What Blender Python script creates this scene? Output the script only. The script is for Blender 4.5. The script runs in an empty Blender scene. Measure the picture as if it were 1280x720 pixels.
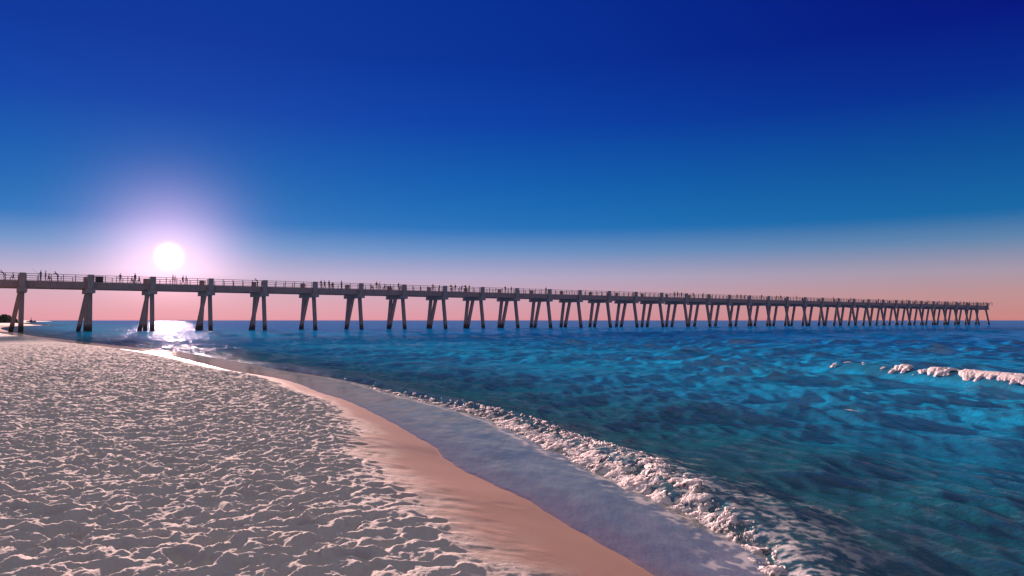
import bpy, bmesh, math, random
import numpy as np
from mathutils import Vector, Matrix
random.seed(7)
R = math.radians
scene = bpy.context.scene
COL = scene.collection

# ------------------------------------------------------------------ camera data
F_PX, CX, HY = 900.0, 640.0, 400.3          # focal length, centre column, horizon row of the 1280x720 photo
EYE = 2.03
SAND_RELIEF = .66
EXPO = 1.4                                   # picture exposed a little up, sky radiance given accordingly
SUN_AZ, SUN_EL = math.atan2(210 - CX, F_PX), R(4.6)
LAMP_EL = R(6.0)                                # the low sun's light, taken at the top of its glare
SUN = Vector((math.sin(SUN_AZ) * math.cos(SUN_EL), math.cos(SUN_AZ) * math.cos(SUN_EL), math.sin(SUN_EL)))

def plan(px, py, z):
    d = (EYE - z) * F_PX / (py - HY)
    return ((px - CX) / F_PX * d, d)

# ------------------------------------------------------------------ numpy noise
def _h(ix, iy, seed):
    n = (ix.astype(np.int64) * 374761393 + iy.astype(np.int64) * 668265263 + seed * 974711) & 0xFFFFFFFF
    n = ((n ^ (n >> 13)) * 1274126177) & 0xFFFFFFFF
    n = ((n ^ (n >> 16)) * 2246822519) & 0xFFFFFFFF
    return ((n ^ (n >> 15)) & 0xFFFFFF).astype(np.float32) / 16777216.0

def gnoise(x, y, seed=0):
    ix, iy = np.floor(x), np.floor(y)
    fx, fy = (x - ix).astype(np.float32), (y - iy).astype(np.float32)
    ux, uy = fx * fx * fx * (fx * (fx * 6 - 15) + 10), fy * fy * fy * (fy * (fy * 6 - 15) + 10)
    def g(dx, dy):
        a = _h(ix + dx, iy + dy, seed) * 6.2831853
        return np.cos(a) * (fx - dx) + np.sin(a) * (fy - dy)
    a = g(0, 0) * (1 - ux) + g(1, 0) * ux
    b = g(0, 1) * (1 - ux) + g(1, 1) * ux
    return (a * (1 - uy) + b * uy) * 1.5

def fbm(x, y, oct=4, seed=0, gain=.5):
    s, a = 0, 1.0
    for k in range(oct):
        s = s + a * gnoise(x * 2 ** k + 17.3 * k, y * 2 ** k - 9.1 * k, seed + k)
        a *= gain
    return s

def worley(x, y, seed=0):
    ix, iy = np.floor(x), np.floor(y)
    best = np.full(x.shape, 9.0, np.float32)
    for dx in (-1, 0, 1):
        for dy in (-1, 0, 1):
            cx, cy = ix + dx, iy + dy
            px, py = cx + _h(cx, cy, seed), cy + _h(cx, cy, seed + 5)
            best = np.minimum(best, (x - px) ** 2 + (y - py) ** 2)
    return np.sqrt(best)

def footprints(x, y, cell, seed, prob=.85):
    """trampled dimples with a pushed-up rim, one per jittered cell"""
    gx, gy = x / cell, y / cell
    ix, iy = np.floor(gx), np.floor(gy)
    out = np.zeros(x.shape, np.float32)
    for dx in (-1, 0, 1):
        for dy in (-1, 0, 1):
            cx, cy = ix + dx, iy + dy
            px, py = cx + _h(cx, cy, seed), cy + _h(cx, cy, seed + 1)
            a = _h(cx, cy, seed + 2) * 6.283
            on = (_h(cx, cy, seed + 3) < prob) * (.5 + .8 * _h(cx, cy, seed + 4))
            ex, ey = (gx - px) * cell, (gy - py) * cell
            u = (ex * np.cos(a) + ey * np.sin(a)) / .17
            v = (-ex * np.sin(a) + ey * np.cos(a)) / .10
            r = np.sqrt(u * u + v * v)
            out += on * (-np.exp(-r ** 2.4) + .38 * np.exp(-((r - 1.45) / .55) ** 2) * (1 + .5 * np.sin(a * 3 + u * 2)))
    return out

def sm(a, b, x):
    t = np.clip((x - a) / (b - a), 0, 1)
    return t * t * (3 - 2 * t)

# ------------------------------------------------------------------ coast curves (X as a function of distance Y)
def curve(pts):
    pts = sorted(pts, key=lambda p: p[1])
    ys = np.array([p[1] for p in pts]); xs = np.array([p[0] for p in pts])
    # smooth (Catmull-like) resample in log distance
    t = np.log(np.maximum(ys + 60, 1))
    tt = np.linspace(t[0], t[-1], 6000)
    m = np.gradient(xs, t)
    i = np.clip(np.searchsorted(t, tt) - 1, 0, len(t) - 2)
    h = t[i + 1] - t[i]; q = (tt - t[i]) / h
    v = (2*q**3-3*q**2+1)*xs[i] + (q**3-2*q**2+q)*h*m[i] + (-2*q**3+3*q**2)*xs[i+1] + (q**3-q**2)*h*m[i+1]
    yy = np.exp(tt) - 60
    return lambda y: np.interp(y, yy, v)

def ray(px, Y): return ((px - CX) / F_PX * Y, Y)

sw_px = [(820,720),(762,685),(700,650),(655,622),(600,597),(562,577),(550,568),(545,560),(520,545),(485,525),(455,510),(430,499),(400,490),(375,480),(350,473),(290,463),(255,455),(215,446),(160,437),(100,430),(50,423),(12,418.3)]
sw_pts = [plan(x, y, .12) for x, y in sw_px]
sw_pts += [(1.75, 3.4), (2.3, 0), (3.2, -6), (5, -25), (9, -55)]
sw_pts += [ray(-14,150), ray(-14,190), ray(-4,235), ray(18,252), ray(43,285), ray(42,310), ray(27,345), ray(22,450), ray(31,800), ray(36,2000), ray(38,9000)]
XS = curve(sw_pts)
fr_px = [(916,720),(905,688),(880,668),(840,643),(800,622),(760,600),(720,577),(680,560),(640,537),(600,519),(560,509),(500,494),(455,481),(405,471),(350,462),(300,453),(262,446.5),(235,441.5)]
fr_pts = [plan(x, y, .03) for x, y in fr_px]
fr_pts += [(1.95, 4.2), (2.6, 2.4), (3.4, 0), (5, -6), (8, -25), (13, -55)]
fr_pts += [plan(160, 433.5, .03), plan(100, 427, .03), plan(40, 420, .02)]
fr_pts += [(float(XS(y)) + 4, y) for y in (130, 180, 240, 300, 350, 450, 800, 2000, 9000)]
XF = curve(fr_pts)
bk_px = [(1040,720),(1000,690),(960,660),(920,628),(880,600),(840,580),(790,560),(740,540),(700,527),(660,517),(610,506),(560,496),(500,486),(455,477.5)]
bk_pts = [plan(x, y, .14) for x, y in bk_px]

def sdist(x, y, X):
    """signed distance landwards of a coast curve"""
    d = (X(y + .5) - X(y - .5))
    return (X(y) - x) / np.sqrt(1 + d * d)

def base_height(s):
    z = np.where(s < 0, .12 + .055 * s, .12 + .165 * np.minimum(s, 1.45))
    z = np.where(s < -2.2, -.001 + .06 * (s + 2.2), z)
    z = np.maximum(z, -3.5 - 0 * s)
    z = z + .012 * np.clip(s - 1.45, 0, 10) + 2.2 * sm(14, 70, s) + 2.0 * sm(70, 160, s)
    return z

# ------------------------------------------------------------------ mesh helpers
def mesh_from(name, V, Q, attrs=None, smooth=True):
    me = bpy.data.meshes.new(name)
    V = np.ascontiguousarray(V, np.float32); Q = np.ascontiguousarray(Q, np.int32)
    k = Q.shape[1]
    me.vertices.add(len(V)); me.vertices.foreach_set('co', V.ravel())
    me.loops.add(Q.size); me.loops.foreach_set('vertex_index', Q.ravel())
    me.polygons.add(len(Q))
    me.polygons.foreach_set('loop_start', np.arange(0, Q.size, k, dtype=np.int32))
    me.polygons.foreach_set('use_smooth', np.full(len(Q), smooth, bool))
    me.update(calc_edges=True)
    for an, av in (attrs or {}).items():
        a = me.attributes.new(an, 'FLOAT', 'POINT')
        a.data.foreach_set('value', np.ascontiguousarray(av, np.float32).ravel())
    return me

def grid_quads(nr, nc, wrap=False):
    i = np.arange(nr - 1)[:, None]; j = np.arange(nc if wrap else nc - 1)[None, :]
    j2 = (j + 1) % nc
    return np.stack([i * nc + j, i * nc + j2, (i + 1) * nc + j2, (i + 1) * nc + j], -1).reshape(-1, 4)

def obj(name, me, mat=None, parent=None):
    o = bpy.data.objects.new(name, me); COL.objects.link(o)
    if mat is not None:
        me.materials.clear()
        for m in (mat if isinstance(mat, (list, tuple)) else [mat]): me.materials.append(m)
    if parent is not None: o.parent = parent
    return o

def tag(o, label=None, cat=None, group=None, kind=None):
    if label: o['label'] = label
    if cat: o['category'] = cat
    if group: o['group'] = group
    if kind: o['kind'] = kind
    return o

def box(bm, x0, x1, y0, y1, z0, z1, bev=0):
    r = bmesh.ops.create_cube(bm, size=1)
    vs = r['verts']
    for v in vs:
        v.co = Vector((x0 + (v.co.x + .5) * (x1 - x0), y0 + (v.co.y + .5) * (y1 - y0), z0 + (v.co.z + .5) * (z1 - z0)))
    if bev:
        es = {e for v in vs for e in v.link_edges}
        bmesh.ops.bevel(bm, geom=list(es), offset=bev, segments=1, affect='EDGES')

def bar(bm, a, b, w, h=None, taper=1.0):
    """square bar between two points"""
    h = h or w
    a, b = Vector(a), Vector(b); d = (b - a).normalized()
    up = Vector((0, 0, 1)) if abs(d.z) < .9 else Vector((1, 0, 0))
    s = d.cross(up).normalized(); t = s.cross(d)
    vs = []
    for p, k in ((a, 1), (b, taper)):
        for i, j in ((-1, -1), (1, -1), (1, 1), (-1, 1)):
            vs.append(bm.verts.new(p + s * (i * w / 2 * k) + t * (j * h / 2 * k)))
    for f in ((3,2,1,0),(4,5,6,7),(0,1,5,4),(1,2,6,5),(2,3,7,6),(3,0,4,7)):
        bm.faces.new([vs[i] for i in f])

def done(bm, name):
    bmesh.ops.recalc_face_normals(bm, faces=bm.faces)
    me = bpy.data.meshes.new(name); bm.to_mesh(me); bm.free(); return me

# ------------------------------------------------------------------ materials
def mat(name):
    m = bpy.data.materials.new(name); m.use_nodes = True
    nt = m.node_tree; b = nt.nodes['Principled BSDF']
    return m, nt, b
def N(nt, t, **kw):
    n = nt.nodes.new(t)
    for k, v in kw.items():
        if k.startswith('i_'): n.inputs[k[2:].replace('_', ' ')].default_value = v
        else: setattr(n, k, v)
    return n
def ramp(nt, fac, stops):
    r = nt.nodes.new('ShaderNodeValToRGB'); e = r.color_ramp.elements
    while len(e) < len(stops): e.new(.5)
    for el, (p, c) in zip(e, stops):
        el.position = p; el.color = (*c, 1) if len(c) == 3 else c
    nt.links.new(fac, r.inputs[0]); return r
def mixc(nt, fac, a, b):
    m = nt.nodes.new('ShaderNodeMix'); m.data_type = 'RGBA'
    for s, v in ((0, fac), (6, a), (7, b)):
        if isinstance(v, (tuple, float, int)): m.inputs[s].default_value = (*v, 1) if isinstance(v, tuple) else v
        else: nt.links.new(v, m.inputs[s])
    return m.outputs[2]
def math_(nt, op, a, b=None, c=None):
    m = nt.nodes.new('ShaderNodeMath'); m.operation = op
    for i, v in enumerate((a, b, c)):
        if v is None: continue
        if isinstance(v, (int, float)): m.inputs[i].default_value = v
        else: nt.links.new(v, m.inputs[i])
    return m.outputs[0]
def bump(nt, b, h, strength, dist):
    n = N(nt, 'ShaderNodeBump'); n.inputs['Strength'].default_value = strength; n.inputs['Distance'].default_value = dist
    nt.links.new(h, n.inputs['Height']); nt.links.new(n.outputs[0], b.inputs['Normal']); return n
def geo_pos(nt): return N(nt, 'ShaderNodeNewGeometry').outputs['Position']
def attr(nt, name): return N(nt, 'ShaderNodeAttribute', attribute_name=name).outputs['Fac']
def noise(nt, vec, scale, detail=4, rough=.5, stretch=None):
    n = N(nt, 'ShaderNodeTexNoise'); n.inputs['Scale'].default_value = scale; n.inputs['Detail'].default_value = detail; n.inputs['Roughness'].default_value = rough
    if stretch:
        mp = N(nt, 'ShaderNodeMapping'); mp.inputs['Scale'].default_value = stretch[:3]
        if len(stretch) > 3: mp.inputs['Rotation'].default_value = (0, 0, stretch[3])
        nt.links.new(vec, mp.inputs[0]); vec = mp.outputs[0]
    nt.links.new(vec, n.inputs['Vector']); return n.outputs[0]

# sand: dry sugar sand, a damp band and the saturated foreshore told apart by the wet attribute
m_sand, nt, b = mat('beach_sand')
p = geo_pos(nt); w = attr(nt, 'wet')
dry = mixc(nt, noise(nt, p, 1.7, 5), (.72, .69, .645), (.60, .57, .53))
dry = mixc(nt, math_(nt, 'MULTIPLY', noise(nt, p, 60, 3), .5), dry, (.36, .32, .30))
wet = mixc(nt, noise(nt, p, 2.2, 5), (.60, .365, .262), (.50, .30, .215))
nt.links.new(mixc(nt, w, dry, wet), b.inputs['Base Color'])
nt.links.new(ramp(nt, w, [(0, (.95,)*3), (1, (.5,)*3)]).outputs[0], b.inputs['Roughness'])
nt.links.new(math_(nt, 'SUBTRACT', .3, math_(nt, 'MULTIPLY', w, .2)), b.inputs['Specular IOR Level'])
g = math_(nt, 'ADD', noise(nt, p, 42, 5, .6), math_(nt, 'MULTIPLY', noise(nt, p, 300, 2), .35))
g = math_(nt, 'MULTIPLY', g, math_(nt, 'SUBTRACT', 1.0, math_(nt, 'MULTIPLY', w, .86)))
bump(nt, b, g, .7, .012)

# thin sheet of run-up water over sand
m_film, nt, b = mat('run_up_water')
p = geo_pos(nt)
st = noise(nt, p, 1.0, 5, .6, (2.2, .7, 1, R(10)))
c = mixc(nt, ramp(nt, st, [(.35, (0,)*3), (.7, (1,)*3)]).outputs[0], (.31, .35, .35), (.50, .52, .51))
thin = math_(nt, 'ADD', attr(nt, 'thin'), math_(nt, 'MULTIPLY', math_(nt, 'SUBTRACT', noise(nt, p, 1.6, 5, .6, (2.4, .8, 1, R(12))), .5), 1.1))
c = mixc(nt, ramp(nt, thin, [(.45, (0,)*3), (1.0, (.75,)*3)]).outputs[0], c, (.46, .36, .28))
lace = attr(nt, 'foam')
c = mixc(nt, lace, c, (.78, .76, .76))
nt.links.new(c, b.inputs['Base Color'])
b.inputs['Specular IOR Level'].default_value = 0; b.inputs['Roughness'].default_value = .9
gl = N(nt, 'ShaderNodeBsdfGlossy', distribution='BECKMANN'); gl.inputs['Color'].default_value = (.56, .56, .50, 1); gl.inputs['Roughness'].default_value = .10
fr_ = N(nt, 'ShaderNodeFresnel'); fr_.inputs['IOR'].default_value = 1.33
fk = math_(nt, 'MULTIPLY', math_(nt, 'MINIMUM', math_(nt, 'MULTIPLY', fr_.outputs[0], 1.0), .5), math_(nt, 'SUBTRACT', 1.0, lace))
ms = N(nt, 'ShaderNodeMixShader'); nt.links.new(fk, ms.inputs[0]); nt.links.new(b.outputs[0], ms.inputs[1]); nt.links.new(gl.outputs[0], ms.inputs[2])
nt.links.new(ms.outputs[0], nt.nodes['Material Output'].inputs['Surface'])
h = math_(nt, 'ADD', noise(nt, p, 3.0, 4, .55, (2.2, .8, 1, R(10))), math_(nt, 'MULTIPLY', noise(nt, p, 18, 3), .12))
bn = bump(nt, b, h, .4, .02)
for n_ in (gl, fr_): nt.links.new(bn.outputs[0], n_.inputs['Normal'])

# sea water
m_sea, nt, b = mat('sea_water')
p = geo_pos(nt)
off = attr(nt, 'offshore'); foam = attr(nt, 'foam'); cr = attr(nt, 'crest')
deep = ramp(nt, off, [(0, (.12, .15, .13)), (.08, (.03, .13, .125)), (.2, (.004, .17, .22)), (.32, (.003, .36, .66)), (.44, (.004, .58, 1.0)), (.7, (.002, .50, 1.0)), (1, (.002, .38, 1.0))]).outputs[0]
wave_shade = math_(nt, 'ADD', math_(nt, 'MULTIPLY', noise(nt, p, .40, 7, .68, (.8, 2.0, 1, R(-8))), .7), math_(nt, 'MULTIPLY', noise(nt, p, 1.5, 6, .7, (.8, 2.0, 1, R(-8))), .3))
deep = mixc(nt, ramp(nt, wave_shade, [(.47, (0,)*3), (.64, (.66,)*3)]).outputs[0], deep, (.001, .055, .15))  # dark wave-face streaks painted into the water colour as shading
c = mixc(nt, cr, deep, (.008, .15, .21))
c = mixc(nt, foam, c, (.80, .78, .78))
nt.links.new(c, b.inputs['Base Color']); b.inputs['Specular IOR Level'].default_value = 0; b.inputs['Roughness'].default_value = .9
gl = N(nt, 'ShaderNodeBsdfGlossy', distribution='BECKMANN'); gl.inputs['Color'].default_value = (.31, .35, .44, 1); gl.inputs['Roughness'].default_value = .05
fr_ = N(nt, 'ShaderNodeFresnel'); fr_.inputs['IOR'].default_value = 1.33
fk = math_(nt, 'MULTIPLY', math_(nt, 'MINIMUM', fr_.outputs[0], .48), math_(nt, 'SUBTRACT', 1.0, foam))
ms = N(nt, 'ShaderNodeMixShader'); nt.links.new(fk, ms.inputs[0]); nt.links.new(b.outputs[0], ms.inputs[1]); nt.links.new(gl.outputs[0], ms.inputs[2])
nt.links.new(ms.outputs[0], nt.nodes['Material Output'].inputs['Surface'])
h = math_(nt, 'ADD', noise(nt, p, 2.4, 6, .68, (1, 2.0, 1, R(-8))), math_(nt, 'MULTIPLY', noise(nt, p, 11, 5, .65, (1, 1.7, 1, R(10))), .32))
h = math_(nt, 'ADD', h, math_(nt, 'MULTIPLY', noise(nt, p, .8, 4, .6, (1, 2.0, 1, R(-6))), .9))
bn = bump(nt, b, h, .85, .08)
for n_ in (gl, fr_): nt.links.new(bn.outputs[0], n_.inputs['Normal'])

m_foam, nt, b = mat('sea_foam')
p = geo_pos(nt)
nt.links.new(mixc(nt, noise(nt, p, 9, 4), (.86, .77, .75), (.74, .68, .68)), b.inputs['Base Color'])
b.inputs['Roughness'].default_value = 1; b.inputs['Specular IOR Level'].default_value = .08
b.inputs['Subsurface Weight'].default_value = .85; b.inputs['Subsurface Scale'].default_value = 1
b.inputs['Subsurface Radius'].default_value = (.09, .075, .075)
vz = N(nt, 'ShaderNodeTexVoronoi'); vz.inputs['Scale'].default_value = 45; nt.links.new(p, vz.inputs['Vector'])
bump(nt, b, math_(nt, 'ADD', vz.outputs[0], noise(nt, p, 30, 4)), .6, .02)

def concrete(name, base, stain, tide=False):
    m, nt, b = mat(name)
    p = geo_pos(nt)
    n1 = noise(nt, p, .8, 6, .65); n2 = noise(nt, p, 5, 5, .6, (1, 1, .18))
    c = mixc(nt, ramp(nt, n2, [(.42, (0,)*3), (.68, (1,)*3)]).outputs[0], base, stain)
    c = mixc(nt, math_(nt, 'MULTIPLY', n1, .35), c, (.20, .19, .18))
    if tide:                                   # barnacle and weed belt above the waterline
        z = N(nt, 'ShaderNodeSeparateXYZ'); nt.links.new(p, z.inputs[0])
        zz = math_(nt, 'ADD', z.outputs[2], math_(nt, 'MULTIPLY', n1, 1.2))
        c = mixc(nt, ramp(nt, math_(nt, 'MULTIPLY', zz, .4), [(.5, (1,)*3), (.85, (0,)*3)]).outputs[0], c, (.055, .04, .03))
    nt.links.new(c, b.inputs['Base Color']); b.inputs['Roughness'].default_value = .85
    bump(nt, b, n1, .3, .05)
    return m
m_conc = concrete('weathered_concrete', (.42, .335, .305), (.30, .235, .21))
m_conc_dark = concrete('girder_concrete', (.45, .29, .25), (.31, .20, .175))
m_pile = concrete('pile_concrete', (.40, .285, .25), (.26, .185, .16), True)
def plain(name, col, rough=.6, metal=0, var=.25):
    m, nt, b = mat(name)
    n = noise(nt, geo_pos(nt), 6, 4)
    nt.links.new(mixc(nt, n, tuple(x * (1 + var) for x in col), tuple(x * (1 - var) for x in col)), b.inputs['Base Color'])
    b.inputs['Roughness'].default_value = rough; b.inputs['Metallic'].default_value = metal
    return m
m_rail = plain('railing_timber', (.20, .17, .165), .7)
m_skin = plain('skin', (.42, .25, .18), .55, 0, .08)
m_hair = plain('hair', (.03, .02, .015), .5)
CLOTH = {k: plain(k + '_cloth', v, .85) for k, v in dict(navy=(.02, .03, .09), maroon=(.14, .02, .025), charcoal=(.03, .03, .033), blue=(.03, .09, .25), brown=(.09, .05, .03), grey=(.16, .16, .17)).items()}
m_trouser = plain('trouser_cloth', (.03, .03, .04), .85)
m_wood_dark = plain('painted_bin', (.05, .045, .05), .6)
m_leaf = plain('far_foliage', (.055, .06, .035), .9, 0, .5)
m_hull = plain('dark_hull', (.05, .05, .06), .5)

# ------------------------------------------------------------------ ground
def fan(r, az):
    Rr, A = np.meshgrid(r, az, indexing='ij')
    return (Rr * np.sin(A)).astype(np.float64), (Rr * np.cos(A)).astype(np.float64), Rr

az = np.radians(np.concatenate([np.arange(-180, -50, 2.5), np.linspace(-50, 30, 1050), np.arange(32, 180, 2.5)]))
r = np.concatenate([np.linspace(.25, 1.15, 8), np.geomspace(1.2, 60, 1150), np.geomspace(60.8, 9000, 260)])
X, Y, RR = fan(r, az)
s = sdist(X, Y, XS)
edge = s + .22 * fbm(X / .9, Y / .9, 3, 3) + .10 * gnoise(X / .25, Y / .25, 8)
nb = sm(7, 15, Y)
rough = sm(.85 - .45 * nb, 2.3 - 1.05 * nb, edge)
Z = base_height(s)
fade = sm(90, 35, RR)
wx, wy = X + .09 * fbm(X / .3, Y / .3, 2, 40), Y + .09 * fbm(X / .3, Y / .3, 2, 44)
rid = lambda sc, sd: .55 - 2.0 * np.abs(gnoise(wx / sc, wy / sc, sd))
tr = .050 * footprints(wx * 1.3, wy * 1.3, .37, 11, .78) + .038 * footprints(wx * 1.5, wy * 1.5, .34, 21, .6)
tr += .014 * rid(.34, 51) + .016 * rid(.17, 52) + .009 * rid(.085, 53)
tr += .028 * fbm(X / 1.6, Y / 1.6, 3, 61)
tr += .016 * fbm(X / .12, Y / .12, 4, 71, .6) + .003 * gnoise(X / .035, Y / .035, 75)
Z = np.where(-sdist(X, Y, XF) > 0, Z - .25 * sm(0, 1.2, -sdist(X, Y, XF)) - .3 * sm(1, 6, -sdist(X, Y, XF)), Z)
Z = Z + rough * fade * tr * SAND_RELIEF
Z = Z + sm(.5, .9, s) * (1 - rough) * (.006 * fbm(X / .5, Y / .35, 3, 81)) * fade
# a few shallow marks in the damp band
damp = sm(.1, .6, s) * (1 - rough)
Z = Z + damp * .012 * np.minimum(footprints(X, Y, 1.1, 91, .35), .4) * sm(40, 20, RR)
wet = 1 - sm(.55 - .3 * nb, 1.7 - .75 * nb, edge)
ground_me = mesh_from('sandy_ground', np.stack([X, Y, Z], -1).reshape(-1, 3), grid_quads(len(r), len(az), True)[:, ::-1], {'wet': wet})
o = obj('sand_beach', ground_me, m_sand); tag(o, kind='structure')

# ------------------------------------------------------------------ sea
az = np.radians(np.concatenate([np.arange(-88, -46, 1.5), np.linspace(-45, 48, 900), np.arange(49, 120, 1.5)]))
r = np.concatenate([np.geomspace(1.5, 80, 950), np.geomspace(80.6, 14000, 420)])
X, Y, RR = fan(r, az)
dr = np.gradient(r)[:, None]
sp = np.maximum(dr, RR * R(93) / 900)            # local grid spacing
f = -sdist(X, Y, XF)                              # metres seawards of the breaking line
s = sdist(X, Y, XS)
Z = np.zeros_like(X); crest = np.zeros_like(X)
rng = np.random.RandomState(4)
grp = .75 + .6 * fbm(X / 14, Y / 9, 2, 101)
damp = sm(.2, 3.5, f) * .8 + sm(5, 25, f) * .2
for k in range(64):
    lam = 9.0 * (.30 / 9.0) ** (k / 63.0) * rng.uniform(.9, 1.1)
    th = R(rng.normal(200, 38))                   # swell running towards the beach
    kx, ky = math.cos(th) * 6.283 / lam, math.sin(th) * 6.283 / lam
    amp = .0070 * lam ** .85 * min(1, (5.0 / lam) ** .5)
    vis = sm(2.2, 4.0, lam / sp)
    ph = kx * X + ky * Y + rng.uniform(0, 6.28) + .6 * gnoise(X / (lam * 4), Y / (lam * 4), 200 + k)
    wv = np.exp(1.1 * (np.sin(ph) - 1)) * 2 - .95
    Z += amp * vis * wv * grp * (.25 + .75 * damp if lam < 1 else damp)
# the shore break: a steep little wave all along the beach
def swell(f, c, wf, wb): return np.where(f < c, np.exp(-((f - c) / wf) ** 2), np.exp(-((f - c) / wb) ** 2))
def shore_wave(X, Y, f):
    hb = .20 * (.75 + .5 * fbm(Y / 5, Y * 0 + .3, 2, 301)) * sm(2, 5, Y) * sm(60, 18, Y)
    return hb * swell(f + .12 * fbm(X / .8, Y / .8, 2, 305), .55, .33, .9)
Z *= 1 + .75 * sm(-8, 14, X)                       # choppier away from the sheltered corner
Z += shore_wave(X, Y, f)
# outer breaker
ox0, oy0, ox1, oy1 = 13.0, 30.0, 16.3, 16.0
L = math.hypot(ox1 - ox0, oy1 - oy0); tx, ty = (ox1 - ox0) / L, (oy1 - oy0) / L
def outer_wave(X, Y):
    ta = (X - ox0) * tx + (Y - oy0) * ty; tn = (X - ox0) * -ty + (Y - oy0) * tx
    return .38 * sm(-4, 2.5, ta) * sm(L + 8, L - 1, ta) * swell(tn + .2 * gnoise(ta / 2.5, ta * 0, 311), 0, .45, 1.3)
calm = np.exp(-(((X - ox0) * -ty + (Y - oy0) * tx) / .9) ** 2) * sm(-3, 0, (X - ox0) * tx + (Y - oy0) * ty) * sm(L + 5, L, (X - ox0) * tx + (Y - oy0) * ty)
Z = Z * (1 - .75 * calm) + outer_wave(X, Y)
# a lone peaked wavelet further out
px_, py_ = plan(966, 473, .0)
Z += .40 * np.exp(-(((X - px_) / .55) ** 2 + ((Y - py_) / .5) ** 2) ** .6)
foam_a = np.zeros_like(X)
lace = worley(X / .10 + .5 * gnoise(X / .2, Y / .2, 7), Y / .10 + .5 * gnoise(X / .2, Y / .2, 9), 401)
lc = sm(.50, .80, lace + .5 * fbm(X / .5, Y / .35, 4, 402)) * .65
near_brk = sm(.1, .6, f) * sm(1.9, .5, f + .7 * fbm(X / 1.2, Y / 1.2, 2, 403)) * sm(15, 9, Y) * sm(1, 3, Y)
foam_a = np.maximum(foam_a, lc * near_brk)
foam_a = np.maximum(foam_a, sm(.45, .80, lace + .6 * fbm(X / .22, Y / .16, 5, 407, .65)) * sm(0, .3, f) * sm(1.5, .7, f) * sm(13, 9, Y) * .7)
wx_, wy_ = plan(1073, 501, .04)
wcap = 1 - np.sqrt(((X - wx_) / .42) ** 2 + ((Y - wy_) / .45) ** 2) + .8 * fbm(X / .3, Y / .3, 3, 801)
foam_a = np.maximum(foam_a, sm(.1, .6, wcap) * (np.hypot(X - wx_, Y - wy_) < 1.2))
crest = np.clip((Z - .03) / .16, 0, 1) * .55
Zs = Z + .0
sea_keep = s < .6
Zs = np.where(f < 0, Zs - .05 * sm(0, -.6, f), Zs)
Zs = np.where(f < -.8, -.25, Zs)
offs = np.clip(f / 60.0, 0, 1) ** .55
V = np.stack([X, Y, Zs], -1).reshape(-1, 3)
Q = grid_quads(len(r), len(az))[:, ::-1]
keep = (f > -1.0).reshape(-1)
Q = Q[keep[Q].all(1)]
sea_me = mesh_from('sea', V, Q, {'offshore': offs, 'foam': foam_a, 'crest': crest})
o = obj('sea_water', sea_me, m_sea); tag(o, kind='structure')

# ------------------------------------------------------------------ run-up film between the breaker and the sand
ys = np.concatenate([np.geomspace(1.0, 40, 900), np.geomspace(40.3, 125, 150)])
q = np.linspace(0, 1, 90)
YY, QQ = np.meshgrid(ys, q, indexing='ij')
wob = .03 * fbm(YY / .5, YY * 0, 3, 501)
x0 = XS(YY) + wob; x1 = XF(YY) + .30
XX = x0 + (x1 - x0) * QQ
sf = sdist(XX, YY, XS)
edge_d = np.maximum((XX - x0), 0)
ZZ = base_height(sf) + .012 * sm(0, .10, edge_d) - .003 + .006 * sm(.05, .6, edge_d)
ZZ = np.where(edge_d <= 0, base_height(sf) - .02, ZZ)
ZZ += .006 * fbm(XX / .5, YY / 1.1, 3, 505) * sm(.1, .5, edge_d)
dF = np.abs(x1 - .30 - XX)
lacef = sm(.5, .75, worley(XX / .10, YY / .14, 511) + .45 * fbm(XX / .3, YY / .3, 4, 512)) * sm(.40, .05, dF) * .8
line2 = np.exp(-((XX - (x0 + (x1 - x0) * .80 + .12 * fbm(YY / .7, YY * 0, 3, 515))) / .05) ** 2) * sm(9, 13, YY) * sm(32, 22, YY) * .7
film_me = mesh_from('film', np.stack([XX, YY, ZZ], -1).reshape(-1, 3), grid_quads(len(ys), len(q))[:, ::-1], {'foam': np.clip(lacef + line2, 0, 1), 'thin': 1 - np.clip(QQ * 1.15, 0, 1)})
o = obj('shallow_water', film_me, m_film); tag(o, kind='structure')

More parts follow.
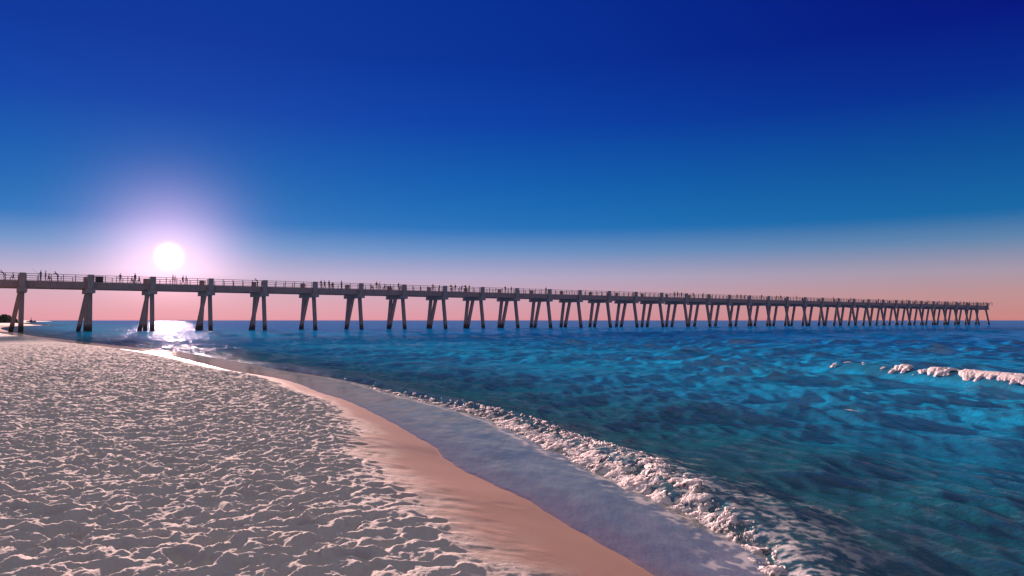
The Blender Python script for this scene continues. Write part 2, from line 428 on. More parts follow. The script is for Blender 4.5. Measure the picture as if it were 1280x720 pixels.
# ------------------------------------------------------------------ foam of the breakers
def foam_strip(name, front, back, nr, nc, height, hole, seed, z0=.0, pw=1.0):
    """lumpy foam between two plan curves; height(t, q) gives the rolled cross-section"""
    def res(pts):
        pts = np.array(pts, float)
        d = np.concatenate([[0], np.cumsum(np.hypot(*np.diff(pts, axis=0).T))]); d /= d[-1]
        tt = np.linspace(0, 1, nr) ** pw
        return np.stack([np.interp(tt, d, pts[:, 0]), np.interp(tt, d, pts[:, 1])], -1), tt
    A, tt = res(front); B, _ = res(back)
    qq = np.linspace(0, 1, nc)
    T, Qq = np.meshgrid(tt, qq, indexing='ij')
    X = A[:, None, 0] * (1 - Qq) + B[:, None, 0] * Qq
    Y = A[:, None, 1] * (1 - Qq) + B[:, None, 1] * Qq
    X = X + .13 * fbm(X / .30, Y / .30, 4, seed + 90); Y = Y + .13 * fbm(X / .30, Y / .30, 4, seed + 95)
    H = height(T, Qq, X, Y)
    w1 = np.clip(1 - worley(X / .11, Y / .11, seed), -.3, 1); w2 = np.clip(1 - worley(X / .055, Y / .055, seed + 3), -.3, 1)
    w3 = np.clip(1 - worley(X / .026, Y / .026, seed + 6), -.3, 1)
    lump = .010 * w1 + .007 * w2 + .005 * w3 + .015 * (1 - 2.2 * np.abs(gnoise(X / .13, Y / .13, seed + 9))) + .008 * (1 - 2.2 * np.abs(gnoise(X / .06, Y / .06, seed + 10)))
    m = hole(T, Qq, X, Y)
    keepv = m > 0
    Z = z0 + H + lump * np.clip(.25 + 3.5 * m, 0, 1) * (.6 + .5 * fbm(X / .5, Y / .5, 2, seed + 8)) - .045 * (1 - sm(0, .22, m))
    V = np.stack([X, Y, Z], -1).reshape(-1, 3)
    Qd = grid_quads(nr, nc)
    k = keepv.reshape(-1); Qd = Qd[k[Qd].any(1)]
    used = np.unique(Qd); mp = np.zeros(len(V), np.int64); mp[used] = np.arange(len(used))
    me = mesh_from(name, V[used], mp[Qd])
    return me

def seaZ(f, Y):
    return .20 * sm(2, 5, Y) * np.where(f < .55, np.exp(-((f - .55) / .33) ** 2), np.exp(-((f - .55) / .9) ** 2))
def h_shore(T, q, X, Y):
    f = -sdist(X, Y, XF)
    return shore_wave(X, Y, f) * .9 + .7 * (.06 * np.exp(-((q - .22) / .16) ** 2) + .07 * np.exp(-((q - .72) / .14) ** 2) * sm(1, .8, T)) * (.6 + .8 * fbm(X / .7, Y / .7, 2, 620))
def m_shore(T, q, X, Y):
    ed = np.minimum(q * 5, (1 - q) * 1.6)
    ed = np.minimum(ed, 1)
    n = fbm(X / .14, Y / .14, 5, 601, .68); n2 = fbm(X / 1.4, Y / 1.4, 2, 605)
    thin = sm(.42, .72, T)                         # thins out to scraps up the beach
    mid = .38 * np.exp(-((q - .50) / .17) ** 2)
    return ed * .95 - .32 + .12 * sm(.40, .05, T) + .30 * sm(.42, .24, T) + .80 * n - .15 * sm(.3, .75, q) - mid * (1 - .4 * n2) - thin * (.35 - .5 * n2) - sm(.93, 1, T) - .5 * sm(.85, 1, q) * (1 - n)
fp = [p for p in sorted(fr_pts, key=lambda p: p[1]) if 2.4 <= p[1] <= 23.5]
bp = [(3.3, 2.8)] + [(3.0, 3.8)] + sorted(bk_pts, key=lambda p: p[1])
bp = [p for p in bp if p[1] <= 24.5]
bp = [(p[0] - .10 * max(0, p[0] - float(XF(p[1]))), p[1]) for p in bp]
fme = foam_strip('foam', [(p[0] - .05 - .24 * float(sm(11, 5, p[1])), p[1]) for p in fp], [(p[0] + .1 - .24 * float(sm(11, 5, p[1])), p[1]) for p in bp], 1500, 190, h_shore, m_shore, 650, .0, 1.5)
o = obj('breaker_foam', fme, m_foam)
tag(o, 'long line of pinkish white foam breaking along the shallow water by the wet sand', 'sea foam', kind='stuff')

def h_out(T, q, X, Y):
    return outer_wave(X, Y) + .03 + .04 * np.exp(-((q - .5) / .3) ** 2)
def m_out(T, q, X, Y):
    ed = np.minimum(np.minimum(q * 4, (1 - q) * 4), 1)
    along = .55 * np.exp(-((T - .265) / .022) ** 2) + .6 * np.exp(-((T - .365) / .03) ** 2) + .78 * sm(.41, .46, T) * sm(.70, .60, T)
    return ed * (along * 1.3 + .04) - .31 + .30 * fbm(X / .38, Y / .38, 5, 701, .62) + .22 * gnoise(Y / 1.1, Y * 0, 705)
nx, ny = -ty, tx
sgn = 1 if nx < 0 else -1                      # landward is -x
fr = [(ox0 + tx * a + nx * sgn * .42, oy0 + ty * a + ny * sgn * .42) for a in np.linspace(.5, L + 1.0, 40)]
bk = [(ox0 + tx * a - nx * sgn * .24, oy0 + ty * a - ny * sgn * .24) for a in np.linspace(.5, L + 1.0, 40)]
fme = foam_strip('foam', fr, bk, 900, 90, h_out, m_out, 750)
o = obj('breaker_foam', fme, m_foam)
tag(o, 'short pink crest of foam on a wave breaking further out in the blue water', 'sea foam', kind='stuff')
# small scraps of foam: one whitecap, one far surf patch by the shore
def scrap(px, py, lx, ly, seed, label, hgt=.05):
    c = plan(px, py, .02)
    n = 60
    g = np.linspace(-1, 1, n)
    U, W = np.meshgrid(g, g, indexing='ij')
    m = .8 - np.sqrt(U ** 2 + W ** 2) + .6 * fbm(U * 2.5, W * 2.5, 3, seed)
    Zq = .02 + hgt * sm(0, .8, m) + .04 * worley(U * 6, W * 6, seed) * sm(0, .4, m) - .1 * (1 - sm(0, .15, m))
    V = np.stack([c[0] + U * lx, c[1] + W * ly, Zq + .06], -1).reshape(-1, 3)
    Qd = grid_quads(n, n); k = (m > 0).reshape(-1); Qd = Qd[k[Qd].any(1)]
    o = obj('whitecap_foam', mesh_from('scrap', V, Qd), m_foam); tag(o, label, 'sea foam', kind='stuff')
scrap(61, 407.4, 1.2, 3.0, 811, 'distant white surf patch on the water just beyond the first pier piles', .25)

# ------------------------------------------------------------------ pier
DZ = R(55.02)
D = Vector((math.sin(DZ), math.cos(DZ), 0)); NV = Vector((-math.cos(DZ), math.sin(DZ), 0))
P0 = Vector((-85.03, 124.14, 0))
pier = bpy.data.objects.new('fishing_pier', None); COL.objects.link(pier)
pier.location = P0; pier.rotation_euler = (0, 0, math.atan2(D.y, D.x))
tag(pier, 'long concrete fishing pier on slanted piles running out to sea across the horizon', 'pier')
def u_at(px, v=0.0):
    """distance along the pier where the sight line through column px meets the line v"""
    k = (px - CX) / F_PX
    o_ = P0 + NV * v
    return (k * o_.y - o_.x) / (D.x - k * D.y)
meas = [27.2,113,190.9,263.7,331.4,394.4,452,506,557,604,647.2,688.1,726,762.6,796,828.2,859,887,913,938.2,962,985.3,1007.6,1029.3,1049.4,1068.5,1086.7,1104.7,1121,1137,1152.6,1167.8,1182.3,1196.2,1209.6,1222.6,1235.3]
US = [u_at(x, -.35) for x in meas]
US = [US[0] - 21.1, US[0] - 10.6] + US
ZB, ZT, ZR = 7.75, 8.97, 10.22
U0, U1 = US[0] - 6, US[-1] + .9
bm = bmesh.new(); box(bm, U0, U1, .66, 7.34, 8.72, 8.95)
for v in (2.6, 5.0): box(bm, U0 + .01, U1 - .01, v, v + .4, ZB + .02, 8.72)
obj('deck', done(bm, 'deck'), m_conc_dark, pier)
for va, vb in ((.25, .66), (7.34, 7.75)):
    bm = bmesh.new(); ed = [U0] + US[1:] + [U1]
    for a, c in zip(ed[:-1], ed[1:]): box(bm, a + .012, c - .012, va, vb, ZB, ZT)
    obj('edge_girder', done(bm, 'edge_girder'), m_conc_dark, pier)
bm = bmesh.new(); box(bm, -.75, .75, -.42, 8.3, 6.97, ZB - .003, .04); cap_me = done(bm, 'pile_cap')
bm = bmesh.new(); box(bm, -.48, .48, -.36, .24, ZB, ZR + .06, .05); post_n = done(bm, 'post')
bm = bmesh.new(); box(bm, -.48, .48, 7.76, 8.26, ZB, ZR + .06, .05); post_f = done(bm, 'post')
def pile_mesh(top, foot):
    bm = bmesh.new(); a, c = Vector(top), Vector(foot); c2 = a + (c - a) * 1.35
    bar(bm, a, c2, .70, .70)
    bmesh.ops.bevel(bm, geom=[e for e in bm.edges], offset=.07, segments=1, affect='EDGES')
    return done(bm, 'pile')
piles = [((0, .75, 7.02), (0, -.45, 0)), ((-.25, 4.1, 7.02), (-1.45, 4.7, 0)), ((0, 7.0, 7.02), (0, 8.3, 0))]
pile_me = [pile_mesh(a, c) for a, c in piles]
for me in (cap_me, post_n, post_f): me.materials.append(m_conc)
for me in pile_me: me.materials.append(m_pile)
far_bm = bmesh.new()
for i, u in enumerate(US):
    t = i - 2
    cap = obj('pile_cap', cap_me, None, pier); cap.location = (u, 0, 0)
    for pm in (post_n, post_f): obj('post', pm, None, cap)
    if 0 <= t < 33:
        for pm in pile_me: obj('pile', pm, None, cap)
    else:
        for pm in pile_me:
            tmp = bmesh.new(); tmp.from_mesh(pm); bmesh.ops.translate(tmp, verts=tmp.verts, vec=(u, 0, 0))
            tm = bpy.data.meshes.new('tmp'); tmp.to_mesh(tm); tmp.free(); far_bm.from_mesh(tm); bpy.data.meshes.remove(tm)
far_piles = obj('pile_cluster', done(far_bm, 'pile_cluster'), m_pile, pier); tag(far_piles, kind='stuff')
rails = {}
def rail_mesh(L):
    bm = bmesh.new()
    box(bm, 0, L, -.09, .09, 1.17, 1.25)
    for z in (.78, .42): box(bm, 0, L, -.03, .03, z, z + .075)
    n = max(2, round(L / 2.0))
    for k in range(n + 1):
        x = min(max(L * k / n, .06), L - .06)
        box(bm, x - .055, x + .055, -.055, .055, 0, 1.17)
    me = done(bm, 'railing'); me.materials.append(m_rail); return me
ed = US
for a, c in zip(ed[:-1], ed[1:]):
    L_ = round(c - a - 1.0, 2)
    if L_ not in rails: rails[L_] = rail_mesh(L_)
    for v in (.45, 7.55):
        o = obj('railing', rails[L_], None, pier); o.location = (a + .5, v, ZT)
o = obj('railing', rail_mesh(6.9), None, pier); o.location = (US[-1] + .80, .55, ZT); o.rotation_euler = (0, 0, R(90))

def on_pier(px, v):
    u = u_at(px, v); p = P0 + D * u + NV * v; return u, Vector((p.x, p.y, 0))
PIER_ROT = math.atan2(D.y, D.x)

# dark bin beside the second post
bm = bmesh.new(); box(bm, -.62, .62, -.4, .4, 0, 1.02, .03); box(bm, -.68, .68, -.45, .45, 1.02, 1.12, .02)
bt = bpy.data.objects.new('storage_bin', None); COL.objects.link(bt)
_, p_ = on_pier(123.3, 1.3); bt.location = (p_.x, p_.y, ZT - .02); bt.rotation_euler = (0, 0, PIER_ROT)
tag(bt, 'dark boxy bin on the pier deck beside the second near post', 'bin')
bm2 = bmesh.new(); box(bm2, -.68, .68, -.45, .45, 1.022, 1.12, .02); 
bm.free(); bm = bmesh.new(); box(bm, -.62, .62, -.4, .4, 0, 1.02, .03)
obj('body', done(bm, 'bin_body'), m_wood_dark, bt); obj('lid', done(bm2, 'bin_lid'), m_wood_dark, bt)

# ------------------------------------------------------------------ people on the pier
def figure(name, joints, edges, shirt):
    """one continuous skinned body; cloth zones by face"""
    me = bpy.data.meshes.new(name)
    keys = list(joints); idx = {k: i for i, k in enumerate(keys)}
    me.from_pydata([joints[k][0] for k in keys], [(idx[a], idx[c]) for a, c in edges], [])
    ob = bpy.data.objects.new(name, me); COL.objects.link(ob)
    ob.modifiers.new('Skin', 'SKIN')
    sub = ob.modifiers.new('Sub', 'SUBSURF'); sub.levels = 1; sub.render_levels = 1
    for k in keys:
        sv = me.skin_vertices[0].data[idx[k]]; rr = joints[k][1]
        sv.radius = rr if isinstance(rr, tuple) else (rr, rr); sv.use_root = (k == 'pelvis')
    dg = bpy.context.evaluated_depsgraph_get()
    out = bpy.data.meshes.new_from_object(ob.evaluated_get(dg))
    bpy.data.objects.remove(ob); bpy.data.meshes.remove(me)
    for m in (m_skin, CLOTH[shirt], m_trouser): out.materials.append(m)
    segs = [(Vector(joints[a][0]), Vector(joints[c][0]), z) for a, c, z in ZONES]
    for pl in out.polygons:
        pl.use_smooth = True; best = None
        for a, c, z in segs:
            ab = c - a; t = max(0, min(1, (pl.center - a).dot(ab) / max(ab.dot(ab), 1e-6)))
            d = (pl.center - (a + ab * t)).length
            if best is None or d < best[0]: best = (d, z)
        pl.material_index = best[1]
    return out
EDGES = [('pelvis','waist'),('waist','chest'),('chest','neck'),('neck','chin'),('chin','head')]
for s_ in 'LR':
    EDGES += [('chest','sh'+s_),('sh'+s_,'el'+s_),('el'+s_,'wr'+s_),('wr'+s_,'ha'+s_),('pelvis','hip'+s_),('hip'+s_,'kn'+s_),('kn'+s_,'an'+s_),('an'+s_,'toe'+s_)]
ZONES = [('pelvis','waist',1),('waist','chest',1),('chest','neck',1),('neck','chin',0),('chin','head',0)]
for s_ in 'LR':
    ZONES += [('chest','sh'+s_,1),('sh'+s_,'el'+s_,1),('el'+s_,'wr'+s_,0),('wr'+s_,'ha'+s_,0),('pelvis','hip'+s_,2),('hip'+s_,'kn'+s_,2),('kn'+s_,'an'+s_,2),('an'+s_,'toe'+s_,2)]
RAD = dict(pelvis=(.15,.11), waist=(.135,.10), chest=(.165,.115), neck=.058, chin=.085, head=.095, sh=.068, el=.046, wr=.035, ha=.042, hip=.095, kn=.062, an=.045, toe=.042)
def pose(kind):
    """x forward, y to the left, z up"""
    J = {}
    if kind == 'stand':
        J.update(pelvis=(0,0,.95), waist=(0,0,1.12), chest=(0,0,1.36), neck=(.01,0,1.50), chin=(.03,0,1.58), head=(.02,0,1.68))
        for s_, y in (('L', 1), ('R', -1)):
            J['sh'+s_]=(0,.19*y,1.40); J['el'+s_]=(-.03,.25*y,1.12); J['wr'+s_]=(.08,.25*y,.89); J['ha'+s_]=(.11,.245*y,.80)
            J['hip'+s_]=(0,.095*y,.88); J['kn'+s_]=(.02,.11*y,.48); J['an'+s_]=(-.01,.12*y,.07); J['toe'+s_]=(.14,.14*y,.035)
    elif kind == 'walk':
        J = pose('stand'); J = {k: v for k, v in J.items()}
        for s_, y in (('L', 1), ('R', -1)):
            J['kn'+s_]=(.16*y+.06,.10*y,.49); J['an'+s_]=(.27*y-.02,.10*y,.08 if y > 0 else .11); J['toe'+s_]=(.27*y+.12,.11*y,.04)
            J['el'+s_]=(-.13*y,.25*y,1.13); J['wr'+s_]=(-.13*y+.08,.24*y,.92); J['ha'+s_]=(-.13*y+.13,.235*y,.84)
    elif kind == 'lean':
        J.update(pelvis=(-.12,0,.93), waist=(-.05,0,1.08), chest=(.16,0,1.27), neck=(.27,0,1.38), chin=(.33,0,1.43), head=(.37,0,1.52))
        for s_, y in (('L', 1), ('R', -1)):
            J['sh'+s_]=(.18,.19*y,1.32); J['el'+s_]=(.30,.25*y,1.16); J['wr'+s_]=(.52,.14*y,1.27); J['ha'+s_]=(.60,.10*y,1.27)
            J['hip'+s_]=(-.12,.095*y,.86); J['kn'+s_]=(-.08,.11*y,.47); J['an'+s_]=(-.16,.13*y,.07); J['toe'+s_]=(-.01,.15*y,.035)
    elif kind == 'rod':
        J = dict(pose('stand'))
        for s_, y in (('L', 1), ('R', -1)):
            J['el'+s_]=(.10,.24*y,1.16); J['wr'+s_]=(.33,.12*y,1.22); J['ha'+s_]=(.41,.06*y,1.25)
    elif kind == 'sit':
        J.update(pelvis=(0,0,.52), waist=(.01,0,.68), chest=(.05,0,.92), neck=(.09,0,1.06), chin=(.12,0,1.13), head=(.12,0,1.23))
        for s_, y in (('L', 1), ('R', -1)):
            J['sh'+s_]=(.05,.19*y,.96); J['el'+s_]=(.10,.26*y,.70); J['wr'+s_]=(.30,.18*y,.62); J['ha'+s_]=(.38,.15*y,.60)
            J['hip'+s_]=(.06,.10*y,.50); J['kn'+s_]=(.46,.13*y,.50); J['an'+s_]=(.44,.13*y,.07); J['toe'+s_]=(.58,.15*y,.035)
    return J
FIG = {}
def fig_mesh(kind, shirt):
    if (kind, shirt) not in FIG:
        J = pose(kind); Jr = {k: (v, RAD[k if k in RAD else k[:-1]]) for k, v in J.items()}
        body = figure('person', Jr, EDGES, shirt)
        bm = bmesh.new(); bmesh.ops.create_icosphere(bm, subdivisions=2, radius=.112)
        h = Vector(J['head'])
        bmesh.ops.delete(bm, geom=[v for v in bm.verts if v.co.z < -.03 or (v.co.x > .06 and v.co.z < .05)], context='VERTS')
        bmesh.ops.translate(bm, verts=bm.verts, vec=h + Vector((-.012, 0, .025)))
        hm = done(bm, 'hair'); hm.materials.append(m_hair)
        for pl in hm.polygons: pl.use_smooth = True
        FIG[(kind, shirt)] = (body, hm)
    return FIG[(kind, shirt)]
ORD = 'zeroth first second third fourth fifth sixth seventh eighth ninth tenth eleventh twelfth thirteenth fourteenth fifteenth sixteenth seventeenth eighteenth nineteenth twentieth twenty-first twenty-second twenty-third twenty-fourth twenty-fifth twenty-sixth twenty-seventh twenty-eighth twenty-ninth thirtieth thirty-first thirty-second thirty-third thirty-fourth thirty-fifth thirty-sixth thirty-seventh thirty-eighth'.split()
POSE_WORD = dict(stand='standing', walk='walking', lean='leaning', rod='standing', sit='seated')
# column in the photo, pose, facing relative to the pier (0 = seawards along it, -90 = towards the beach side), shirt, distance v from near edge
PEOPLE = [(3,'lean',180,'charcoal',1.1),(16,'sit',180,'brown',1.4),(50,'rod',150,'charcoal',1.1),(56,'stand',180,'maroon',2.6),(59.5,'sit',0,'brown',1.5),(70.5,'lean',200,'navy',1.0),
 (149.5,'stand',-90,'maroon',1.0),(163.5,'sit',0,'brown',1.6),(168,'stand',30,'charcoal',1.1),(174,'sit',180,'maroon',1.5),
 (215.5,'stand',180,'brown',1.1),(218,'stand',0,'maroon',1.9),(228,'walk',0,'charcoal',1.2),(232,'stand',180,'brown',1.1),
 (321,'lean',180,'navy',1.0),(327,'sit',0,'charcoal',2.0),
 (401,'stand',-90,'charcoal',1.0),(405.5,'walk',180,'navy',1.6),(411,'stand',-60,'charcoal',1.0),(415,'sit',-90,'brown',1.1),(426.5,'stand',180,'charcoal',1.2),
 (464,'sit',0,'grey',1.4),(470.5,'stand',-90,'maroon',1.0),(474.5,'stand',160,'brown',1.3),(481,'sit',180,'navy',1.5),(487,'sit',0,'maroon',1.4),(498,'stand',-90,'charcoal',1.0),(501.5,'sit',180,'blue',1.0),
 (541,'stand',-90,'brown',1.0),(549,'stand',0,'charcoal',1.3),
 (563.5,'stand',-90,'maroon',1.0),(569,'walk',180,'charcoal',1.4),(577,'lean',-90,'blue',1.0),(581.5,'stand',-90,'maroon',1.0),(586.5,'stand',180,'charcoal',1.1),
 (631.5,'stand',-90,'charcoal',1.0),(639,'stand',0,'navy',1.4),(682.5,'walk',180,'maroon',1.0),(791.5,'sit',180,'charcoal',1.0),
 (843,'stand',-90,'maroon',1.0),(847,'stand',180,'charcoal',1.2),(852,'stand',0,'brown',1.5),(866.5,'stand',-90,'maroon',1.0),(879,'rod',-90,'maroon',1.0),
 (921.5,'stand',180,'maroon',1.2),(926.5,'stand',-90,'maroon',1.0),(931,'lean',-90,'charcoal',1.0),(952,'walk',0,'charcoal',1.1),(971,'stand',-90,'charcoal',1.0),(976,'stand',180,'maroon',1.0),
 (996,'stand',-90,'brown',1.0),(1003,'sit',0,'charcoal',1.0),(1042,'stand',-90,'maroon',1.0),(1063.5,'rod',-90,'brown',1.0),(1098,'stand',0,'charcoal',1.0),
 (1128.5,'stand',-90,'maroon',1.0),(1133.5,'rod',-90,'charcoal',1.0),(1145,'stand',0,'brown',1.0),(1160,'stand',-90,'maroon',1.0),(1174,'walk',0,'charcoal',1.0),(1184.5,'stand',-90,'navy',1.0),
 (1191,'lean',-90,'maroon',1.0),(1195,'stand',180,'charcoal',1.0),(1200.5,'stand',-90,'brown',1.0),(1205,'stand',0,'maroon',1.0),(1212,'stand',-90,'charcoal',1.0),(1217,'rod',-90,'maroon',1.0),
 (1221,'stand',180,'brown',1.0),(1225,'stand',-90,'charcoal',1.0),(1229.5,'rod',-90,'maroon',1.0),(1233,'stand',0,'maroon',1.0),(1237,'lean',-90,'brown',1.0),(1240,'stand',-90,'maroon',1.0)]
rnd = random.Random(5)
post_px = meas
def gap_of(px): return sum(1 for x in post_px if x < px)
from collections import defaultdict
in_gap = defaultdict(list)
for rec in PEOPLE: in_gap[gap_of(rec[0])].append(rec)
for gk in sorted(in_gap):
    recs = sorted(in_gap[gk]); n = len(recs)
    for i, (px, kind, face, shirt, v) in enumerate(recs):
        body, hm = fig_mesh(kind, shirt)
        pr = obj('person', body)
        _, p_ = on_pier(px, v); pr.location = (p_.x, p_.y, ZT - .015)
        pr.rotation_euler = (0, 0, PIER_ROT + R(face)); sc_ = rnd.uniform(.99, 1.08); pr.scale = (sc_,) * 3
        obj('hair', hm, None, pr)
        if gk == 0: where = 'before the first pier post'
        elif gk == len(post_px): where = 'past the last pier post'
        else: where = f'between {ORD[gk]} and {ORD[gk+1]} pier posts'
        if n == 1: lab = f'lone {POSE_WORD[kind]} person in {shirt} top {where}'
        else: lab = f'{POSE_WORD[kind]} person in {shirt}, {ORD[i+1]} from left {where}'
        tag(pr, lab, 'person', 'people on the pier')
        if kind == 'sit':
            bm = bmesh.new(); box(bm, -.2, .2, -.2, .2, .36, .42, .015)
            st = bpy.data.objects.new('stool', None); COL.objects.link(st); st.location = pr.location; st.rotation_euler = pr.rotation_euler
            obj('seat', done(bm, 'seat'), m_wood_dark, st)
            for sx in (-.16, .16):
                for sy in (-.16, .16):
                    bm = bmesh.new(); box(bm, sx - .02, sx + .02, sy - .02, sy + .02, 0.012, .36); obj('leg', done(bm, 'leg'), m_wood_dark, st)
            tag(st, f'low stool under the person in {shirt}, {ORD[i+1]} from left {where}', 'stool', 'stools under seated people on the pier')
        if kind == 'rod':
            bm = bmesh.new(); bar(bm, (.30, .02, 1.15), (1.5, .05, 2.25), .03, .03, .4)
            ro = obj('fishing_rod', done(bm, 'rod'), m_wood_dark); ro.location = pr.location; ro.rotation_euler = pr.rotation_euler
            tag(ro, f'fishing rod of the person in {shirt}, {ORD[i+1]} from left {where}', 'fishing rod', 'fishing rods on the pier')

# ------------------------------------------------------------------ far shore: scrub on the dunes and a boat
rs = np.random.RandomState(3)
bm = bmesh.new(); bmesh.ops.create_icosphere(bm, subdivisions=2, radius=1)
bm.verts.index_update()
ico_v = np.array([v.co[:] for v in bm.verts]); ico_f = np.array([[v.index for v in f.verts] for f in bm.faces]); bm.free()
VV, FF, nv = [], [], 0
for k in range(420):
    Yp = rs.uniform(430, 640); px = rs.uniform(-170, 17)
    x, y = ray(px, Yp)
    hgt = (4.4 + 1.2 * math.sin(px * .35) + rs.uniform(-.8, .6)) * (.65 + .35 * min(1, (20 - px) / 12))
    for q_ in range(5):
        rr = rs.uniform(.9, 1.9)
        v = ico_v * rr + rs.normal(0, .22, ico_v.shape) + (x + rs.uniform(-3, 3), y + rs.uniform(-2, 2), hgt * rs.uniform(.35, 1) - rr * .5)
        VV.append(v); FF.append(ico_f + nv); nv += len(v)
o = obj('dune_scrub', mesh_from('far_scrub', np.concatenate(VV), np.concatenate(FF), None, False), m_leaf); tag(o, 'dark low trees and scrub on the distant shore left of the pier', 'scrub', kind='stuff')
bx, by = ray(39.5, 900)
bt = bpy.data.objects.new('boat', None); COL.objects.link(bt); bt.location = (bx, by, 0); bt.rotation_euler = (0, 0, R(12))
tag(bt, 'tiny dark boat with a mast on the horizon right of the first piles', 'boat')
bm = bmesh.new()
secs = []
for x, w_, z0_, z1_ in ((-5, 1.1, -.3, 1.0), (-2, 1.5, -.4, .95), (2, 1.4, -.4, 1.05), (4.6, .6, -.2, 1.3), (5.6, .03, .3, 1.5)):
    secs.append([bm.verts.new(c) for c in ((x, -w_, z1_), (x, -w_ * .6, z0_), (x, w_ * .6, z0_), (x, w_, z1_))])
for a, c in zip(secs[:-1], secs[1:]):
    for i in range(4): bm.faces.new([a[i], a[(i+1)%4], c[(i+1)%4], c[i]])
bm.faces.new(secs[0]); bm.faces.new(secs[-1][::-1])
obj('hull', done(bm, 'hull'), m_hull, bt)
bm = bmesh.new(); box(bm, -1.6, 1.2, -.9, .9, 1.0, 2.2, .1); obj('cabin', done(bm, 'cabin'), m_hull, bt)
bm = bmesh.new(); bar(bm, (0, 0, 2.2), (0, 0, 5.6), .55, .55, .5); obj('mast', done(bm, 'mast'), m_hull, bt)

# ------------------------------------------------------------------ sky, sun
wd = bpy.data.worlds.new('World'); scene.world = wd; wd.use_nodes = True
nt = wd.node_tree; bg = nt.nodes['Background']
tc = N(nt, 'ShaderNodeTexCoord').outputs['Generated']
sky = N(nt, 'ShaderNodeTexSky'); sky.sky_type = 'NISHITA'; sky.sun_disc = False
sky.sun_elevation = LAMP_EL; sky.sun_rotation = SUN_AZ; sky.dust_density = 1.5; sky.ozone_density = 4.0
sep = N(nt, 'ShaderNodeSeparateXYZ'); nt.links.new(tc, sep.inputs[0])
el = math_(nt, 'MULTIPLY', math_(nt, 'ARCSINE', sep.outputs[2]), 180 / math.pi)       # elevation in degrees
def lin(r_, g_, b_):
    f_ = lambda c: (c / 255 / 12.92) if c / 255 <= .04045 else ((c / 255 + .055) / 1.055) ** 2.4
    return (f_(r_), f_(g_), f_(b_))
e01 = math_(nt, 'DIVIDE', math_(nt, 'ADD', el, 2.0), 92.0)
def E(d): return (d + 2.0) / 92.0
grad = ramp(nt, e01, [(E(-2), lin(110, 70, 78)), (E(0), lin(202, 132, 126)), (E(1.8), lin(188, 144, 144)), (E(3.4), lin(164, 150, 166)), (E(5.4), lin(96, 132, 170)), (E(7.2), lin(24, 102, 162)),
      (E(11.4), lin(14, 78, 150)), (E(15.4), lin(8, 44, 140)), (E(20), lin(6, 18, 124)), (E(25), lin(5, 11, 120)), (E(36), lin(60, 60, 112)), (E(50), lin(122, 118, 110)), (E(90), lin(150, 146, 134))])  # topmost stops paler than the visible sky, added to fill the shadows
fr2 = N(nt, 'ShaderNodeVectorMath', operation='DOT_PRODUCT'); nt.links.new(tc, fr2.inputs[0]); fr2.inputs[1].default_value = (math.sin(SUN_AZ), math.cos(SUN_AZ), 0)
hi = math_(nt, 'MULTIPLY', math_(nt, 'MAXIMUM', math_(nt, 'SUBTRACT', sep.outputs[2], .5), 0.0), 2.0)  # added overhead fill light above the frame, stronger on the sun's side
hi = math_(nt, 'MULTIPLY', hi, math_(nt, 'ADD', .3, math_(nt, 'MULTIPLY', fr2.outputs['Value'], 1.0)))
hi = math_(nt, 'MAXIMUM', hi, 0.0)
# angle from the sun
dp = N(nt, 'ShaderNodeVectorMath', operation='DOT_PRODUCT'); nt.links.new(tc, dp.inputs[0]); dp.inputs[1].default_value = SUN
th = math_(nt, 'MULTIPLY', math_(nt, 'ARCCOSINE', math_(nt, 'MINIMUM', dp.outputs['Value'], 1.0)), 180 / math.pi)
def glow(amp, tau, pw=1.0):
    t = math_(nt, 'DIVIDE', th, tau)
    if pw != 1: t = math_(nt, 'POWER', t, pw)
    return math_(nt, 'MULTIPLY', math_(nt, 'EXPONENT', math_(nt, 'MULTIPLY', t, -1.0)), amp)
def addc(a, fac, col):
    m = N(nt, 'ShaderNodeVectorMath', operation='SCALE'); m.inputs[0].default_value = col; nt.links.new(fac, m.inputs['Scale'])
    s_ = N(nt, 'ShaderNodeVectorMath', operation='ADD'); nt.links.new(a, s_.inputs[0]); nt.links.new(m.outputs[0], s_.inputs[1]); return s_.outputs[0]
c = grad.outputs[0]
elc = math_(nt, 'MAXIMUM', el, 0.0)
c = addc(c, glow(1.0, 46.0, 3), (.0, .032, .135))
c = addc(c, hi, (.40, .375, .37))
low = math_(nt, 'EXPONENT', math_(nt, 'MULTIPLY', math_(nt, 'POWER', math_(nt, 'DIVIDE', elc, 4.6), 2.0), -1.0))
lcol = ramp(nt, math_(nt, 'DIVIDE', elc, 5.0), [(.0, (.18, .06, .04)), (.35, (.20, .10, .09)), (.7, (.24, .17, .20)), (1, (.22, .17, .22))]).outputs[0]
ls_ = N(nt, 'ShaderNodeVectorMath', operation='SCALE'); nt.links.new(lcol, ls_.inputs[0]); nt.links.new(math_(nt, 'MULTIPLY', glow(1.0, 36.0, 2), low), ls_.inputs['Scale'])
la = N(nt, 'ShaderNodeVectorMath', operation='ADD'); nt.links.new(c, la.inputs[0]); nt.links.new(ls_.outputs[0], la.inputs[1]); c = la.outputs[0]
gcol = ramp(nt, math_(nt, 'DIVIDE', elc, 8.0), [(.08, (.24, .05, .05)), (.25, (.5, .2, .24)), (.45, (.90, .47, .55)), (1, (.68, .37, .46))]).outputs[0]
gs = N(nt, 'ShaderNodeVectorMath', operation='SCALE'); nt.links.new(gcol, gs.inputs[0]); nt.links.new(glow(1.05, 3.8, 1.8), gs.inputs['Scale'])
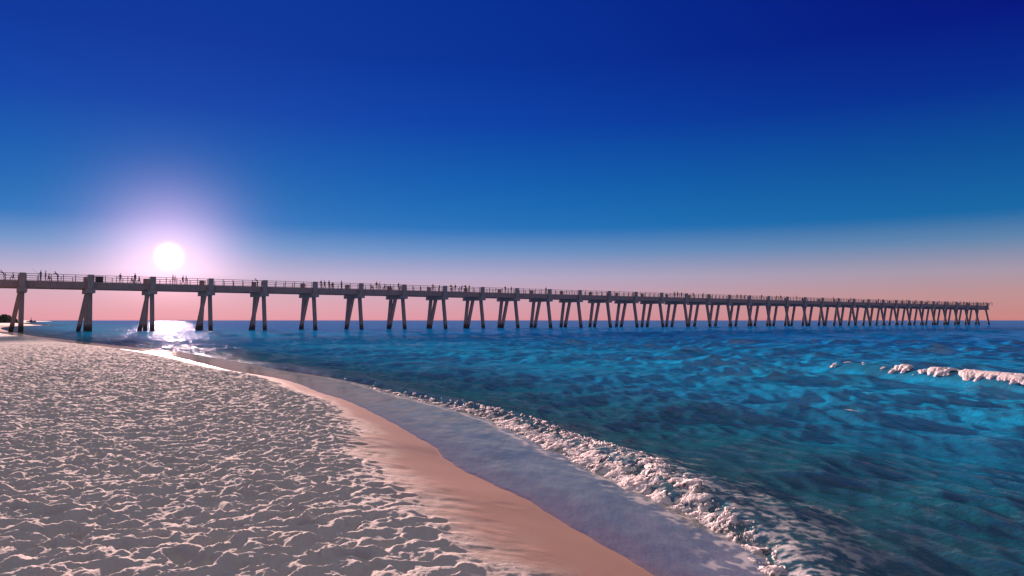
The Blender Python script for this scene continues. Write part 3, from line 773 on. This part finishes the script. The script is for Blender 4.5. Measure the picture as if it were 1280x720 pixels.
ga = N(nt, 'ShaderNodeVectorMath', operation='ADD'); nt.links.new(c, ga.inputs[0]); nt.links.new(gs.outputs[0], ga.inputs[1]); c = ga.outputs[0]
c = addc(c, glow(4.5, .62, 2.6), (1.0, .96, .94))
# faint warm fill light added to the unseen sky opposite the sun
back = math_(nt, 'MULTIPLY', math_(nt, 'MAXIMUM', math_(nt, 'MULTIPLY', math_(nt, 'SUBTRACT', th, 70.0), 1 / 110.0), 0.0), .22)
c = addc(c, back, (.95, .74, .70))
nis = N(nt, 'ShaderNodeVectorMath', operation='SCALE'); nt.links.new(sky.outputs[0], nis.inputs[0]); nis.inputs['Scale'].default_value = .0012
sc2 = N(nt, 'ShaderNodeVectorMath', operation='ADD'); nt.links.new(c, sc2.inputs[0]); nt.links.new(nis.outputs[0], sc2.inputs[1])
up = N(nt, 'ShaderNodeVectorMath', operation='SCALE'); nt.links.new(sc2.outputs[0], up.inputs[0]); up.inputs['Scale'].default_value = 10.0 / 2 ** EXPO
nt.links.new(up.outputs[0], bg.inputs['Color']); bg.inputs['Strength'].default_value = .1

sl = bpy.data.lights.new('sun', 'SUN'); sl.energy = 5.0; sl.angle = R(2.0); sl.color = (1.0, .63, .56)
so = bpy.data.objects.new('sun', sl); COL.objects.link(so); so.rotation_euler = Vector((math.sin(SUN_AZ) * math.cos(LAMP_EL), math.cos(SUN_AZ) * math.cos(LAMP_EL), math.sin(LAMP_EL))).to_track_quat('Z', 'Y').to_euler()

cam = bpy.data.cameras.new('camera'); co = bpy.data.objects.new('camera', cam); COL.objects.link(co)
cam.sensor_width = 36; cam.lens = F_PX / 1280 * 36; cam.clip_start = .05; cam.clip_end = 40000
co.location = (0, 0, EYE); co.rotation_euler = (R(90) + math.atan((HY - 360) / F_PX), 0, 0)
scene.camera = co
scene.view_settings.view_transform = 'Standard'; scene.view_settings.look = 'None'; scene.view_settings.gamma = 1; scene.view_settings.exposure = EXPO
scene.render.engine = 'CYCLES'; scene.cycles.use_denoising = True; scene.cycles.max_bounces = 6
scene.cycles.sample_clamp_direct = 45.0; scene.cycles.sample_clamp_indirect = 3.0
